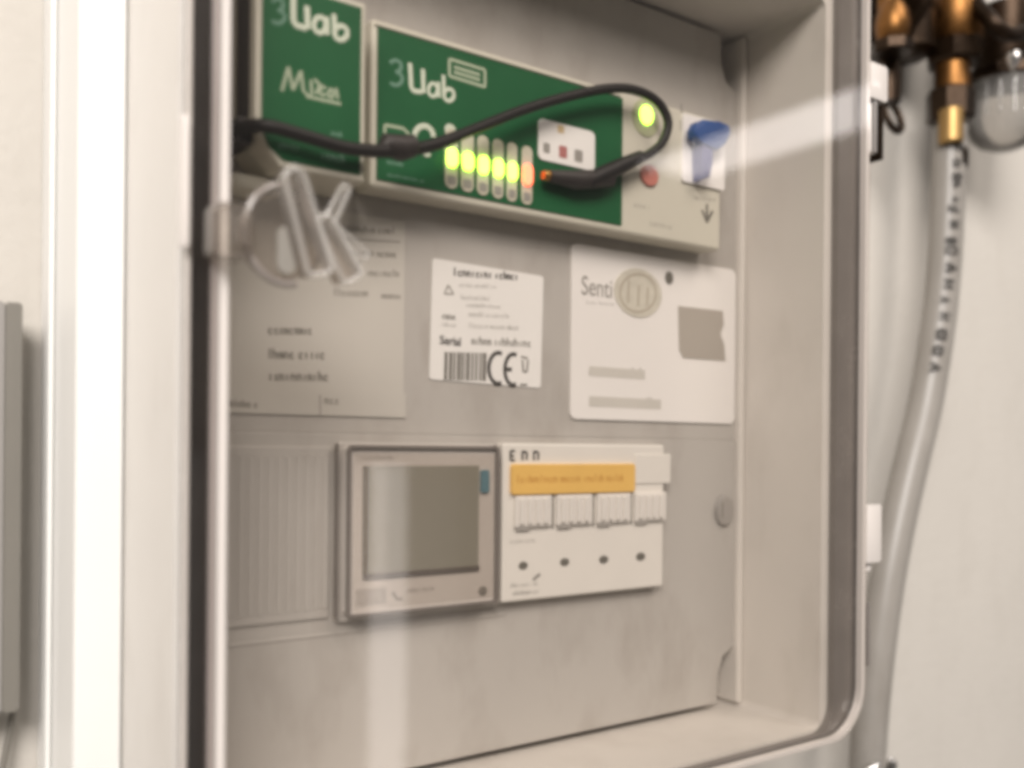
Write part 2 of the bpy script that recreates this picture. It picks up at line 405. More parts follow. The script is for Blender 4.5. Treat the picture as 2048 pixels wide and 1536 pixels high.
# hinges on the right edge
for name, pa, pb, up_ in (('hinge', (1737, 120), (1774, 310), True), ('hinge', (1733, 1010), (1762, 1142), False)):
    yh = 0.2388
    x0, x1, z0, z1 = RECT(pa[0], pa[1], pb[0], pb[1], yh)
    zm = z1 - (z1 - z0) * (0.40 if up_ else 0.86)
    h = link(name, rr(x0, x1, yh, yh + 0.0035, zm, z1, 0.0008, bev=0.0006), M_bead, door, True)
    link('knuckle', lathe([(0.0001, 0), (0.0026, 0.0004), (0.0026, zm - z0 - 0.0008), (0.0001, zm - z0 - 0.0004)], ((x0 + x1) / 2 + 0.0004, yh + 0.0045, z0)), M_bead, door, True)
    if up_:
        link('hinge_slot', box(x0 + (x1 - x0) * 0.42, x0 + (x1 - x0) * 0.58, yh + 0.0008, yh + 0.0022, z0, zm, 0.0002, 1), M_frame, door)
        link('hinge_bracket', box(x1 + 0.0003, x1 + 0.0022, yh + 0.003, yh + 0.012, z0 - 0.001, z1 + 0.004, 0.0005), M_brassd, door)
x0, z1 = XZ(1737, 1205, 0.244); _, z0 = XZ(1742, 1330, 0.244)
link('gap_shadow_rod', tube([(x0, 0.244, z0), (x0 - 0.0006, 0.244, z1)], 0.0010, 8), M_frame, door, True)  # dark rod standing for the shadow in the gap below the hinge

# ---- clear latch on the door's left edge
x0, x1, z0, z1 = RECT(428, 400, 505, 518, 0.229)
lt = link('latch', rr(x0, x1, 0.229, 0.2363, z0, z1, 0.0018, bev=0.0012), M_clear, door, True, label='clear plastic turn latch on the left edge')
for a_, b_ in ((470, 480), (488, 498)):
    link('latch_rib', rr(XZ(a_, 460, 0.228)[0], XZ(b_, 460, 0.228)[0], 0.2275, 0.2289, z0 + 0.003, z1 - 0.003, 0.0004, n=3), M_clear, door, True)
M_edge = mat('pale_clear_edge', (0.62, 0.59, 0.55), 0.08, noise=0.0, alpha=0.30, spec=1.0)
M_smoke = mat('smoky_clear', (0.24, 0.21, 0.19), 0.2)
cx, cz = XZ(572, 470, 0.231)
link('latch_barrel', lathe([(0.0108, 0), (0.0112, 0.0006), (0.0112, 0.0045)], (cx, 0.2312, cz), 'Y', 32), M_clear, door, True)
link('latch_ring', tube([(cx + 0.0108 * math.cos(a), 0.2310, cz + 0.0125 * math.sin(a)) for a in [math.radians(95 + 190 * k / 20) for k in range(21)]], 0.0009, 8), M_smoke, door, True)
link('latch_core', rr(XZ(556, 500, 0.230)[0], XZ(592, 500, 0.230)[0], 0.2300, 0.2308, XZ(575, 548, 0.230)[1], XZ(575, 452, 0.230)[1], 0.0024, n=5), mat('core_grey', (0.30, 0.28, 0.25), 0.3), door, True)
def wing(a, b, wa, wb, Y, r_, body=True):
    A, B = P(*a, Y), P(*b, Y); d = (B - A).normalized(); sd = d.cross(Vector((0, 1, 0))).normalized()
    pts = [A + sd * wa * math.cos(t) - d * wa * math.sin(t) for t in [math.pi * k / 8 for k in range(9)]] + [B - sd * wb * math.cos(t) + d * wb * .3 * math.sin(t) for t in [math.pi * k / 8 for k in range(9)]]
    if body: link('latch_wing', prism([(p.x, p.z) for p in pts], Y, Y + 0.006, bev=0.0008), M_clear, door, True)
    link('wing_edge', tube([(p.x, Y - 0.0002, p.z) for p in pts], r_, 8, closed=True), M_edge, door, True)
wing((590, 358), (640, 540), 0.0026, 0.0034, 0.2225, 0.00075)
wing((652, 448), (704, 552), 0.0022, 0.0030, 0.2245, 0.0007)
wing((690, 378), (656, 446), 0.0010, 0.0014, 0.2265, 0.0006, False)
wing((668, 458), (732, 512), 0.0012, 0.0010, 0.2275, 0.0005, False)
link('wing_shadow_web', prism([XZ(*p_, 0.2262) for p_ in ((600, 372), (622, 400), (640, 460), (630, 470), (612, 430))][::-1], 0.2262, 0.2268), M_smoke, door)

# ================================================================ SMALL GREEN MODULE
YG = 0.266
x0, x1, z0, z1 = RECT(512, -60, 730, 364, YG)
z0 = XZ(640, 345, YG)[1] - 0.0005
d1 = thing('control_module', 'narrow control module with green front, upper left behind the clear door', 'module', ((x0 + x1) / 2, YP, z0))
pts = [(x0 + 0.008, z0), (x1, z0), (x1, z1), (x0, z1), (x0, z0 + 0.010)]
link('case', prism(pts, YG, YP - 0.0003, bev=0.0008), M_case, d1)
i = 0.0019
pts = [(x0 + 0.0085, z0 + i), (x1 - i, z0 + i), (x1 - i, z1 - i), (x0 + i, z1 - i), (x0 + i, z0 + 0.0105), (x0 + 0.0042, z0 + 0.0052)]
link('front_foil', prism(pts, YG - 0.0004, YG + 0.0004), M_green, d1)
for a, b in ((0.2705, 0.2810), (0.2835, 0.2880)):
    link('side_vent', box(x0 - 0.0004, x0 + 0.0006, a, b, z0 + 0.015, z1 - 0.002), M_dark if a < 0.28 else M_frame2, d1)
link('socket', box(x0 - 0.004, x0 + 0.001, 0.2695, 0.284, XZ(480, 285, 0.27)[1], XZ(480, 232, 0.27)[1], 0.0008), M_dark, d1)
link('foot', box(XZ(455, 330, 0.28)[0], XZ(560, 330, 0.28)[0], 0.277, YP - 0.0003, XZ(500, 385, 0.28)[1], XZ(500, 352, 0.28)[1], 0.002), M_case, d1)
YT = YG - 0.0004
def q(px, py, Y=None): return XZ(px, py, Y or YT)
def arc(cx, cy, rx, ry, a0, a1, n=10, Y=None):
    return [XZ(cx + rx * math.cos(math.radians(a0 + (a1 - a0) * k / n)), cy - ry * math.sin(math.radians(a0 + (a1 - a0) * k / n)), Y or YT) for k in range(n + 1)]
# logo letters
link('logo_numeral', strokes([arc(555, 10, 12, 12, 150, -90), arc(556, 34, 14, 13, 90, -150)], YT, 0.0011), M_inkt, d1)
link('logo_letter', strokes([[q(587, -30), q(587, 20)] + arc(600, 36, 13, 17, 190, 270, 6) + [q(613, 57)], [q(614, 12), q(616, 58)]], YT, 0.0018), M_inkw, d1)
link('logo_letter', strokes([arc(640, 50, 12, 16, 0, 360, 16), [q(654, 34), q(655, 70)]], YT, 0.0015), M_inkw, d1)
link('logo_letter', strokes([[q(668, 28), q(670, 70)], arc(682, 66, 13, 14, 0, 360, 16)], YT, 0.0016), M_inkw, d1)
# script name with underline
link('script_name', strokes([[q(564, 182), q(577, 134), q(586, 180), q(602, 142), q(607, 182), q(618, 192)],
                             [q(622, 160), q(624, 190)], [q(628, 158), q(640, 170), q(632, 188)],
                             arc(646, 182, 6, 9, 30, 330, 8), arc(662, 187, 5, 9, 0, 360, 8), [q(672, 176), q(676, 198)],
                             [q(612, 192), q(645, 200), q(682, 208)]], YT, 0.00095), M_inkg, d1)
bm = bmesh.new(); greek(558, 598, 296, 16, YT, bm, 0.2, py1=302); greek(642, 690, 318, 18, YT, bm, 0.2, py1=326)
greek(664, 684, 270, 10, YT, bm, 0.3, py1=274)
link('small_print', bm, M_inkt, d1)

# ================================================================ LARGE GREEN MODULE
YB = 0.278
x0 = XZ(742, 200, YB)[0]; x1 = XZ(1442, 300, YB)[0]
z1 = XZ(748, 36, YB)[1]; z0 = XZ(748, 374, YB)[1]
d2 = thing('status_module', 'wide module with green front and row of lit status lights', 'module', ((x0 + x1) / 2, YP, z0))
xg1 = XZ(1243, 320, YB)[0]
link('case', box(x0, x1, YB, YP - 0.0003, z0, z1 , 0.0011), M_case, d2)
YT = YB - 0.0005
link('front_foil', box(x0 + 0.0021, xg1, YT, YB + 0.0005, z0 + 0.0026, z1 - 0.0028), M_green, d2)
link('rim', box(x0 + 0.001, xg1 - 0.001, YB - 0.0007, YB + 0.0005, z1 - 0.0024, z1 - 0.0012, 0.0002, 1), M_case, d2)
link('logo_numeral', strokes([arc(791, 133, 12, 12, 150, -90), arc(792, 158, 13, 13, 90, -150)], YT, 0.0013), M_inkt, d2)
link('logo_letter', strokes([[q(820, 126), q(822, 160)] + arc(833, 168, 11, 15, 190, 270, 6) + [q(844, 184)], [q(846, 138), q(847, 186)]], YT, 0.0016), M_inkw, d2)
link('logo_letter', strokes([arc(866, 180, 9, 13, 0, 360, 16), [q(877, 164), q(878, 195)]], YT, 0.0013), M_inkw, d2)
link('logo_letter', strokes([[q(887, 150), q(888, 196)], arc(898, 190, 10, 12, 0, 360, 16)], YT, 0.0014), M_inkw, d2)
a = (899, 118); b = (970, 140); c = (970, 174); e = (899, 152)
link('logo_badge', strokes([[q(*a), q(*b), q(*c), q(*e), q(*a)], [q(908, 134), q(960, 150)], [q(908, 144), q(960, 160)]], YT, 0.0011), M_inkg, d2)
link('icon', strokes([[q(770, 275), q(770, 250), q(806, 257), q(818, 268), q(818, 282)]], YT, 0.0011), M_inkg, d2)
link('icon', strokes([arc(848, 274, 19, 22, 180, 0)], YT, 0.0019), M_inkw, d2)
link('icon', disc(900, 260, YT, 11, 12, 0.0003), M_inkw, d2)
link('icon', disc(853, 309, YT, 8, 5, 0.0003), M_inkw, d2)
bm = bmesh.new(); greek(775, 806, 328, 11, YT, bm, 0.22, py1=333); greek(775, 850, 352, 8, YT, bm, 0.22, py1=366)
link('small_print', bm, M_inkt, d2)
# light bars
slots = [(902, 25), (934, 25), (965, 23), (995, 22), (1023, 20), (1053, 21)]
for k, (cxp, wpx) in enumerate(slots):
    yb = 377 + (cxp - 902) * 0.215; yt = 257 + (cxp - 902) * 0.235
    xa, _ = XZ(cxp - wpx / 2, 330, YT); xb, _ = XZ(cxp + wpx / 2, 330, YT)
    za = XZ(cxp, yb, YT)[1]; zb = XZ(cxp, yt, YT)[1]
    sl = link('light_bar', rr(xa, xb, YT - 0.0004, YT + 0.0002, za, zb, (xb - xa) * 0.46, n=5), M_slot, d2)
    zc = za + (zb - za) * 0.50; hh = (zb - za) * (0.15 if k < 5 else 0.18)
    link('led', rr(xa + 0.0006, xb - 0.0006, YT - 0.0016, YT - 0.0003, zc - hh, zc + hh, (xb - xa) * 0.30, bev=0.0006, n=5), M_ledg if k < 5 else M_ledr, sl,
         label='red lit status light' if k == 5 else None)
    link('window', rr(xa + 0.0008, xb - 0.0008, YT - 0.0006, YT - 0.0003, za + 0.0012, za + 0.0042, 0.0006, n=4), M_inkm, sl)
# round white sticker on the green front
x0s, x1s, z0s, z1s = RECT(1076, 236, 1188, 338, YT)
z0s = XZ(1076, 318, YT)[1]
st = link('label_sticker', rr(x0s, x1s, YT - 0.0004, YT + 0.0002, z0s, z1s, 0.0022), M_sticker, d2, label='small white rounded sticker with reddish marks')
YS = YT - 0.0004
for px, py, wpx, hpx, mm in ((1093, 296, 13, 20, M_inkm), (1126, 304, 16, 24, M_inkr), (1157, 312, 16, 24, M_inkm)):
    xa = XZ(px - wpx / 2, py, YS)[0]; xb = XZ(px + wpx / 2, py, YS)[0]; za = XZ(px, py + hpx / 2, YS)[1]; zb = XZ(px, py - hpx / 2, YS)[1]
    link('printed_mark', rr(xa, xb, YS - 0.00012, YS + 0.0001, za, zb, 0.0006, n=3), mm, st)
link('printed_mark', rr(*[XZ(1115, 258, YS)[0], XZ(1128, 258, YS)[0]], YS - 0.00012, YS + 0.0001, XZ(1120, 266, YS)[1], XZ(1120, 250, YS)[1], 0.0004, n=3), mat('amber_print', (0.62, 0.48, 0.28), 0.5), st)
# plain right end of the logger
link('power_led', disc(1291, 231, YB, 12, 19, 0.0012), M_ledg, d2)
link('led_collar', disc(1291, 236, YB, 27, 38, 0.0004), mat('collar_plastic', (0.44, 0.45, 0.30), 0.4), d2)
link('red_button', disc(1297, 352, YB, 17, 21, 0.0012), M_redbtn, d2)
bm = bmesh.new(); greek(1268, 1300, 415, 12, YB, bm, 0.12, py1=420); greek(1300, 1345, 452, 14, YB, bm, 0.12, py1=460); greek(1386, 1432, 400, 12, YB, bm, 0.14, py1=404)
strokes([[XZ(1362, 208, YB), XZ(1364, 226, YB)], [XZ(1362, 240, YB), XZ(1362, 262, YB)]], YB, 0.0011, bm=bm)
link('small_print', bm, M_inkm, d2)
link('arrow_mark', strokes([[XZ(1414, 408, YB), XZ(1414, 446, YB)], [XZ(1404, 420, YB), XZ(1414, 444, YB)], [XZ(1425, 422, YB), XZ(1414, 444, YB)]], YB, 0.0014), M_inkd, d2)
link('key_panel', rr(XZ(1362, 290, YB)[0], XZ(1446, 290, YB)[0], YB - 0.0011, YB + 0.0003, XZ(1400, 372, YB)[1], XZ(1400, 238, YB)[1], 0.0012, n=4), M_card, d2)

# blue key in front of its pale panel
YK = YB - 0.0055
prof = [(1381, 262), (1388, 246), (1404, 240), (1430, 245), (1452, 252), (1456, 268), (1446, 290), (1430, 302), (1416, 300), (1398, 287), (1384, 276)]
kx, kz = XZ(1414, 290, YK)
key = thing('blue_key', 'blue plastic key with fan shaped grip at right end of the wide green module', 'key', (kx, YK, kz))
link('grip', prism([XZ(*p_, YK) for p_ in prof][::-1], YK - 0.0020, YK + 0.0020, bev=0.0011), M_blue, key, True)
link('stem', prism([XZ(*p_, YK) for p_ in ((1400, 288), (1424, 294), (1420, 330), (1416, 356), (1402, 360), (1400, 330))][::-1], YK - 0.0012, YB - 0.0012, bev=0.0006), mat('blue_stem', (0.07, 0.075, 0.20), 0.4), key, True)

# ================================================================ BLACK CABLE
cp = [(452, 262, .274), (490, 255, .268), (535, 252, .2615), (610, 272, .2605), (700, 297, .2605), (790, 302, .262), (870, 289, .264), (950, 258, .2665), (1040, 222, .269), (1125, 196, .270),
      (1210, 178, .270), (1270, 180, .270), (1315, 204, .270), (1336, 245, .270), (1322, 288, .271), (1285, 316, .2715), (1240, 335, .272), (1205, 350, .2725), (1180, 358, .273)]
P3 = [(XZ(a, b, y)[0], y, XZ(a, b, y)[1]) for a, b, y in cp]
rad = 0.00180
SP = smoothp(P3, 6)
cb = thing('antenna_cable', 'black looped antenna cable hanging in front of the green modules', 'cable', P3[-1])
link('jacket', tube(SP, [rad * 1.15 if k < 40 else rad for k in range(len(SP))], 12), M_cable, cb, True)
a = Vector((XZ(1238, 334, .272)[0], .272, XZ(1238, 334, .272)[1])); b = Vector((XZ(1200, 352, .2725)[0], .2725, XZ(1200, 352, .2725)[1]))
link('strain_relief', tube([a + (a - b) * 1.2, a, b, b + (b - a) * 0.6], [0.0024, 0.0031, 0.0033, 0.0028], 12), M_cable, cb, True)
cc = [(1222, 358), (1150, 360), (1098, 352)]
pc = [Vector((XZ(x, y, .2735)[0], .2735, XZ(x, y, .2735)[1])) for x, y in cc]
link('connector', tube([pc[0], pc[0].lerp(pc[1], .5), pc[1], pc[1].lerp(pc[2], .6), pc[2]], [0.0030, 0.0036, 0.0036, 0.0027, 0.0022], 14), M_dark, cb, True)
e = Vector((XZ(1086, 350, .2735)[0], .2735, XZ(1086, 350, .2735)[1]))
link('contact_tip', tube([pc[2], pc[2].lerp(e, .6), e], [0.0018, 0.0020, 0.0015], 10), M_gold, cb, True)
link('cable_sleeve', tube([Vector((XZ(x, y, .2625)[0], .2625, XZ(x, y, .2625)[1])) for x, y in ((764, 300), (772, 290), (800, 296), (826, 292), (834, 296))], [0.002, 0.0036, 0.0042, 0.0036, 0.002], 12), M_dark, cb, True)

# ================================================================ PAPER SHEET
x0 = XZ(432, 600, YP)[0]; x1 = XZ(808, 600, YP)[0]; z1 = XZ(800, 442, YP)[1]; z0 = XZ(800, 832, YP)[1]
doc = thing('paper_sheet', 'beige printed paper sheet on the cover under the narrow green module', 'paper', ((x0 + x1) / 2, YP, z0))
YD1 = YP - 0.0003
link('sheet', box(x0, x1, YD1, YP - 0.0001, z0, z1), M_paper, doc)
zf = XZ(800, 786, YD1)[1]
link('table_strip', box(x0, x1 + 0.0008, YD1 - 0.0003, YD1 - 0.0001, z0 - 0.0006, zf), M_paper, doc)
YT = YD1
bm = bmesh.new()
for a_, b_, y_, h_, y2 in ((690, 790, 464, 15, 468), (700, 795, 510, 15, 516), (735, 800, 552, 15, 554), (668, 738, 592, 16, 593), (764, 802, 597, 13, 598)):
    greek(a_, b_, y_, h_, YT, bm, 0.17, py1=y2)
link('printed_line', bm, M_inkd, doc)
bm = bmesh.new()
for a_, b_, y_, h_ in ((537, 630, 668, 19), (537, 648, 717, 20), (537, 656, 761, 20)): greek(a_, b_, y_, h_, YT, bm, 0.22, py1=y_ + 1)
greek(460, 520, 814, 15, YT - 0.0003, bm, 0.2); greek(650, 678, 808, 17, YT - 0.0003, bm, 0.15)
link('printed_line', bm, M_inkd, doc)
bm = strokes([[XZ(640, 790, YT - .0003), XZ(640, 830, YT - .0003)]], YT - 0.0003, 0.0005)
strokes([[XZ(690, 478, YT), XZ(800, 484, YT)], [XZ(722, 520, YT), XZ(712, 534, YT), XZ(724, 550, YT)]], YT, 0.0006, bm=bm)
link('ruled_line', bm, M_inkm, doc)

# ================================================================ CE STICKER
x0, x1, z0, z1 = RECT(862, 519, 1082, 774, YP)
ce = thing('rating_sticker', 'white rating sticker with barcode and CE mark in middle of the cover', 'sticker', ((x0 + x1) / 2, YP, (z0 + z1) / 2))
YT = YP - 0.0004
link('sheet', rr(x0, x1, YT, YP - 0.0001, z0, z1, 0.0012, n=4), M_sticker, ce)
bm = bmesh.new(); greek(905, 1042, 553, 17, YT, bm, 0.24, py1=559); 
link('bold_print', bm, M_inkk, ce)
text_mesh('printed_word', 'Serial', 880, 690, 17, YT - 0.0001, M_inkk, ce, wscale=0.95, bold=0.02)
bm = bmesh.new(); greek(945, 1062, 690, 17, YT, bm, 0.2, py1=692); greek(885, 915, 640, 14, YT, bm, 0.2)
link('printed_line', bm, M_inkd, ce)
bm = bmesh.new()
for a_, b_, y_, h_ in ((918, 992, 575, 10), (922, 985, 600, 10), (932, 1000, 615, 9), (938, 1020, 634, 11), (938, 1036, 657, 11), (882, 912, 655, 10)): greek(a_, b_, y_, h_, YT, bm, 0.15, py1=y_ + 2)
strokes([[XZ(888, 590, YT), XZ(895, 572, YT), XZ(906, 590, YT), XZ(888, 590, YT)]], YT, 0.0007, bm=bm)
link('small_print', bm, M_inkm, ce)
bm = bmesh.new(); px = 890
while px < 968:
    wpx = random.choice((2, 2.5, 4, 6)); 
    xa, xb = XZ(px, 735, YT)[0], XZ(px + wpx, 735, YT)[0]
    box(xa, xb, YT - 0.00015, YT + 0.0001, XZ(px, 762, YT)[1], XZ(px, 706, YT)[1], bm=bm); px += wpx + random.choice((2, 2.5, 3.5))
link('barcode', bm, M_inkd, ce)
link('ce_letter', strokes([arc(998, 736, 19, 31, 70, 290, 12, YT)], YT, 0.0016), M_inkk, ce)
link('ce_letter', strokes([arc(1028, 738, 17, 31, 70, 290, 12, YT), [XZ(1012, 738, YT), XZ(1025, 738, YT)]], YT, 0.0016), M_inkk, ce)
link('bin_mark', strokes([[XZ(1043, 712, YT), XZ(1056, 715, YT)], [XZ(1046, 718, YT), XZ(1048, 742, YT), XZ(1055, 742, YT), XZ(1057, 718, YT)], [XZ(1042, 768, YT), XZ(1056, 768, YT)]], YT, 0.0008), M_inkd, ce)
ce.rotation_euler = (0, math.radians(1.2), 0)

# ================================================================ SIM CARD CARRIER
x0, x1, z0, z1 = RECT(1141, 486, 1466, 848, YP)
sc = thing('chip_card', 'white card with round emblem and grey chip slot at right of the cover', 'card', ((x0 + x1) / 2, YP, z0))
YT = YP - 0.0009
link('card_body', rr(x0, x1, YT, YP - 0.0001, z0, z1, 0.0028, bev=0.0002, n=5), M_card, sc)
text_mesh('card_name', 'Senti', 1162, 588, 38, YT - 0.0001, M_inkm, sc, wscale=0.78)
link('emblem', disc(1276, 586, YT, 47, 49, 0.00035, n=28), mat('emblem_print', (0.60, 0.57, 0.49), 0.4, noise=0.2, nscale=250), sc)
YE = YT - 0.00035
bm = strokes([arc(1276, 586, 36, 38, 0, 360, 20, YE), [XZ(1258, 560, YE), XZ(1256, 606, YE)], [XZ(1278, 570, YE), XZ(1276, 612, YE)], [XZ(1296, 575, YE), XZ(1294, 612, YE)]], YE, 0.0012)
link('emblem_relief', bm, mat('emblem_line', (0.44, 0.40, 0.33), 0.45), sc)
link('dot_mark', disc(1338, 556, YT, 8, 13, 0.0003), M_inkd, sc)
pts = [(1356, 612), (1445, 622), (1447, 650), (1440, 668), (1448, 690), (1450, 722), (1366, 716), (1358, 700)]
link('chip_slot', prism([XZ(*p_, YT) for p_ in pts][::-1], YT - 0.0003, YT + 0.0001), mat('chip_grey', (0.42, 0.385, 0.34), 0.4, noise=0.06), sc)
bm = bmesh.new(); greek(1178, 1288, 751, 19, YT, bm, 0.2, py1=754); greek(1178, 1320, 812, 20, YT, bm, 0.2, py1=814)
greek(1172, 1228, 608, 8, YT, bm, 0.12, py1=612)
link('printed_line', bm, M_inkm, sc)
link('print_band', box(XZ(1178, 740, YT)[0], XZ(1290, 740, YT)[0], YT - 0.00008, YT + 0.0001, XZ(1178, 752, YT)[1], XZ(1178, 732, YT)[1]), mat('pale_grey_band', (0.60, 0.575, 0.53), 0.5), sc)
link('print_band', box(XZ(1178, 800, YT)[0], XZ(1322, 800, YT)[0], YT - 0.00008, YT + 0.0001, XZ(1178, 813, YT)[1], XZ(1178, 792, YT)[1]), MATS['pale_grey_band'], sc)

# ================================================================ POWER METER
YM = YL - 0.0065
x0, x1, z0, z1 = RECT(672, 884, 1000, 1244, YL - 0.002)
z0 = XZ(680, 1246, YL - 0.002)[1]
mt = thing('power_meter', 'square panel meter with blank grey display and clear cover frame', 'meter', ((x0 + x1) / 2, YL, z0))
link('flange', rr(x0, x1, YL - 0.0022, YL - 0.0001, z0, z1, 0.002, bev=0.0006, n=4), M_frame2, mt)
x0, x1, z0, z1 = RECT(697, 893, 990, 1230, YM)
z0 = XZ(700, 1232, YM)[1]
link('housing', rr(x0, x1, YM, YL - 0.0021, z0, z1, 0.0014, n=4), M_bezel, mt)
link('cover_frame', ring((x0 - 0.0006, x1 + 0.0006, z0 - 0.0003, z1 + 0.0005), (x0 + 0.0006, x1 - 0.0007, z0 + 0.0005, z1 - 0.0006), 0.0016, 0.001, YM - 0.0014, YM - 0.0001, n=4), M_frame, mt)
for sx in (x0 - 0.0030, x1 + 0.0012):
    link('cover_rail', box(sx, sx + 0.0007, YM + 0.002, YL - 0.0023, z0 - 0.0008, z1 + 0.001, 0.0003, 1), M_frame, mt)
xa, xb, za, zb = RECT(727, 932, 956, 1146, YM)
za = XZ(727, 1158, YM)[1]
link('display', box(xa, xb, YM - 0.0002, YM + 0.0002, za, zb), M_lcd, mt)
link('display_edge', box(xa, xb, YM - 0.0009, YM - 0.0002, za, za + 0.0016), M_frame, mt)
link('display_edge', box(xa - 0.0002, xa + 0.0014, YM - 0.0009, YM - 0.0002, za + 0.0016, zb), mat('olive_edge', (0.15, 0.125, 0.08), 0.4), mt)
link('side_button', rr(XZ(960, 950, YM)[0], XZ(976, 950, YM)[0], YM - 0.001, YM + 0.0001, XZ(965, 985, YM)[1], XZ(965, 940, YM)[1], 0.0006, n=3), M_teal, mt)
link('corner_button', disc(965, 1181, YM, 8, 9, 0.0006), M_inkm, mt)
bm = bmesh.new(); greek(720, 790, 920, 10, YM, bm, 0.14); greek(815, 870, 1186, 12, YM, bm, 0.14)
strokes([[XZ(785, 1184, YM), XZ(795, 1200, YM), XZ(805, 1196, YM)]], YM, 0.0008, bm=bm)
link('small_print', bm, M_inkm, mt)
link('name_plate', rr(XZ(712, 1190, YM)[0], XZ(772, 1190, YM)[0], YM - 0.0002, YM + 0.0001, XZ(720, 1212, YM)[1], XZ(720, 1178, YM)[1], 0.0005, n=3), mat('name_plate_grey', (0.52, 0.49, 0.46), 0.4), mt)
# clear hinged front of the meter
link('clear_front', box(x0 + 0.0015, x1 - 0.0015, YM - 0.0012, YM - 0.0010, z0 + 0.0014, z1 - 0.0017), M_pane, mt)

# ================================================================ CIRCUIT BREAKER
YC = YL - 0.005
x0, x1, z0, z1 = RECT(1006, 886, 1326, 1182, YC)
z0 = XZ(1006, 1206, YC)[1]
br = thing('circuit_breaker', 'white four pole circuit breaker with orange strip beside the meter', 'breaker', ((x0 + x1) / 2, YL, z0))
link('case', box(x0, x1, YC, YL - 0.0001, z0, z1, 0.0008), M_breaker, br)
link('orange_strip', rr(XZ(1020, 950, YC)[0], XZ(1266, 950, YC)[0], YC - 0.0016, YC + 0.0002, XZ(1020, 990, YC)[1], XZ(1020, 928, YC)[1], 0.0012, bev=0.0004, n=4), M_orange, br)
_b = bmesh.new(); greek(1034, 1250, 966, 16, YC - 0.0016, _b, 0.16); link('small_print', _b, mat('dark_orange_print', (0.52, 0.25, 0.05), 0.5), br)
link('clear_end', box(XZ(1268, 950, YC)[0], XZ(1340, 950, YC)[0], YC - 0.0005, YC + 0.0002, XZ(1290, 968, YC)[1], XZ(1290, 908, YC)[1], 0.0004), M_breaker, br)
for k, px in enumerate((1021, 1045, 1068)):
    a_ = XZ(px, 910, YC)[0]
    link('brand_letter', strokes([[XZ(px, 921, YC), XZ(px, 902, YC)], [XZ(px, 903, YC), XZ(px + 9, 905, YC), XZ(px + 8, 920, YC)]] if k else [[XZ(px + 9, 921, YC), XZ(px, 921, YC), XZ(px, 902, YC), XZ(px + 9, 902, YC)], [XZ(px, 912, YC), XZ(px + 7, 912, YC)]], YC, 0.0010), M_inkk, br)
zta, ztb = XZ(1100, 1052, YC)[1], XZ(1100, 990, YC)[1]
edges = [1022, 1105, 1186, 1262, 1332]
for k in range(4):
    xa = XZ(edges[k], 1020, YC)[0]; xb = XZ(edges[k + 1], 1020, YC)[0]; W_ = xb - xa
    tg = link('toggle', box(xa + W_ * .06, xb - W_ * .06, YC - 0.0016, YC + 0.0002, zta, ztb, 0.0006), M_toggle, br)
    for j in range(4):
        f0 = 0.14 + 0.19 * j
        link('ridge', box(xa + W_ * f0, xa + W_ * (f0 + 0.10), YC - 0.0026, YC - 0.0015, zta + 0.0012, ztb - 0.001, 0.0003, 1), M_toggle, tg)
    link('toggle_mark', box(xa + W_ * .10, xa + W_ * .42, YC - 0.0012, YC + 0.0002, zta - 0.0011, zta - 0.0002, 0.0002, 1), M_frame2, br)
    if k: link('pole_gap', box(xa - 0.0003, xa + 0.0003, YC - 0.0003, YC + 0.0002, zta - 0.001, ztb + 0.001), M_inkd, br)
for px, py in ((1046, 1131), (1129, 1124), (1207, 1119), (1281, 1113)):
    link('terminal_hole', disc(px, py, YC, 9, 8, 0.0003, n=14), M_inkd, br)
bm = bmesh.new(); greek(1020, 1075, 1088, 11, YC, bm, 0.12); greek(1020, 1076, 1176, 10, YC, bm, 0.14); greek(1026, 1078, 1192, 11, YC, bm, 0.16)
strokes([[XZ(1066, 1160, YC), XZ(1080, 1148, YC)]], YC, 0.0014, bm=bm)
link('small_print', bm, M_inkm, br)

# ================================================================ HOSE AND BRASS FITTINGS
YH = 0.326
hp = [(1900, 255), (1897, 330), (1894, 420), (1889, 520), (1880, 620), (1866, 720), (1848, 820), (1824, 920), (1801, 1020), (1781, 1120), (1765, 1220), (1751, 1330), (1741, 1430), (1735, 1520), (1733, 1600)]
H3 = [Vector((XZ(a, b, YH)[0], YH, XZ(a, b, YH)[1])) for a, b in hp]
HS = smoothp(H3, 6)
hs = thing('water_hose', 'translucent grey hose with black print hanging right of the cabinet', 'hose', H3[-1])
HR = 0.0100
link('tube_wall', tube(HS, HR, 28), M_hose, hs, True)
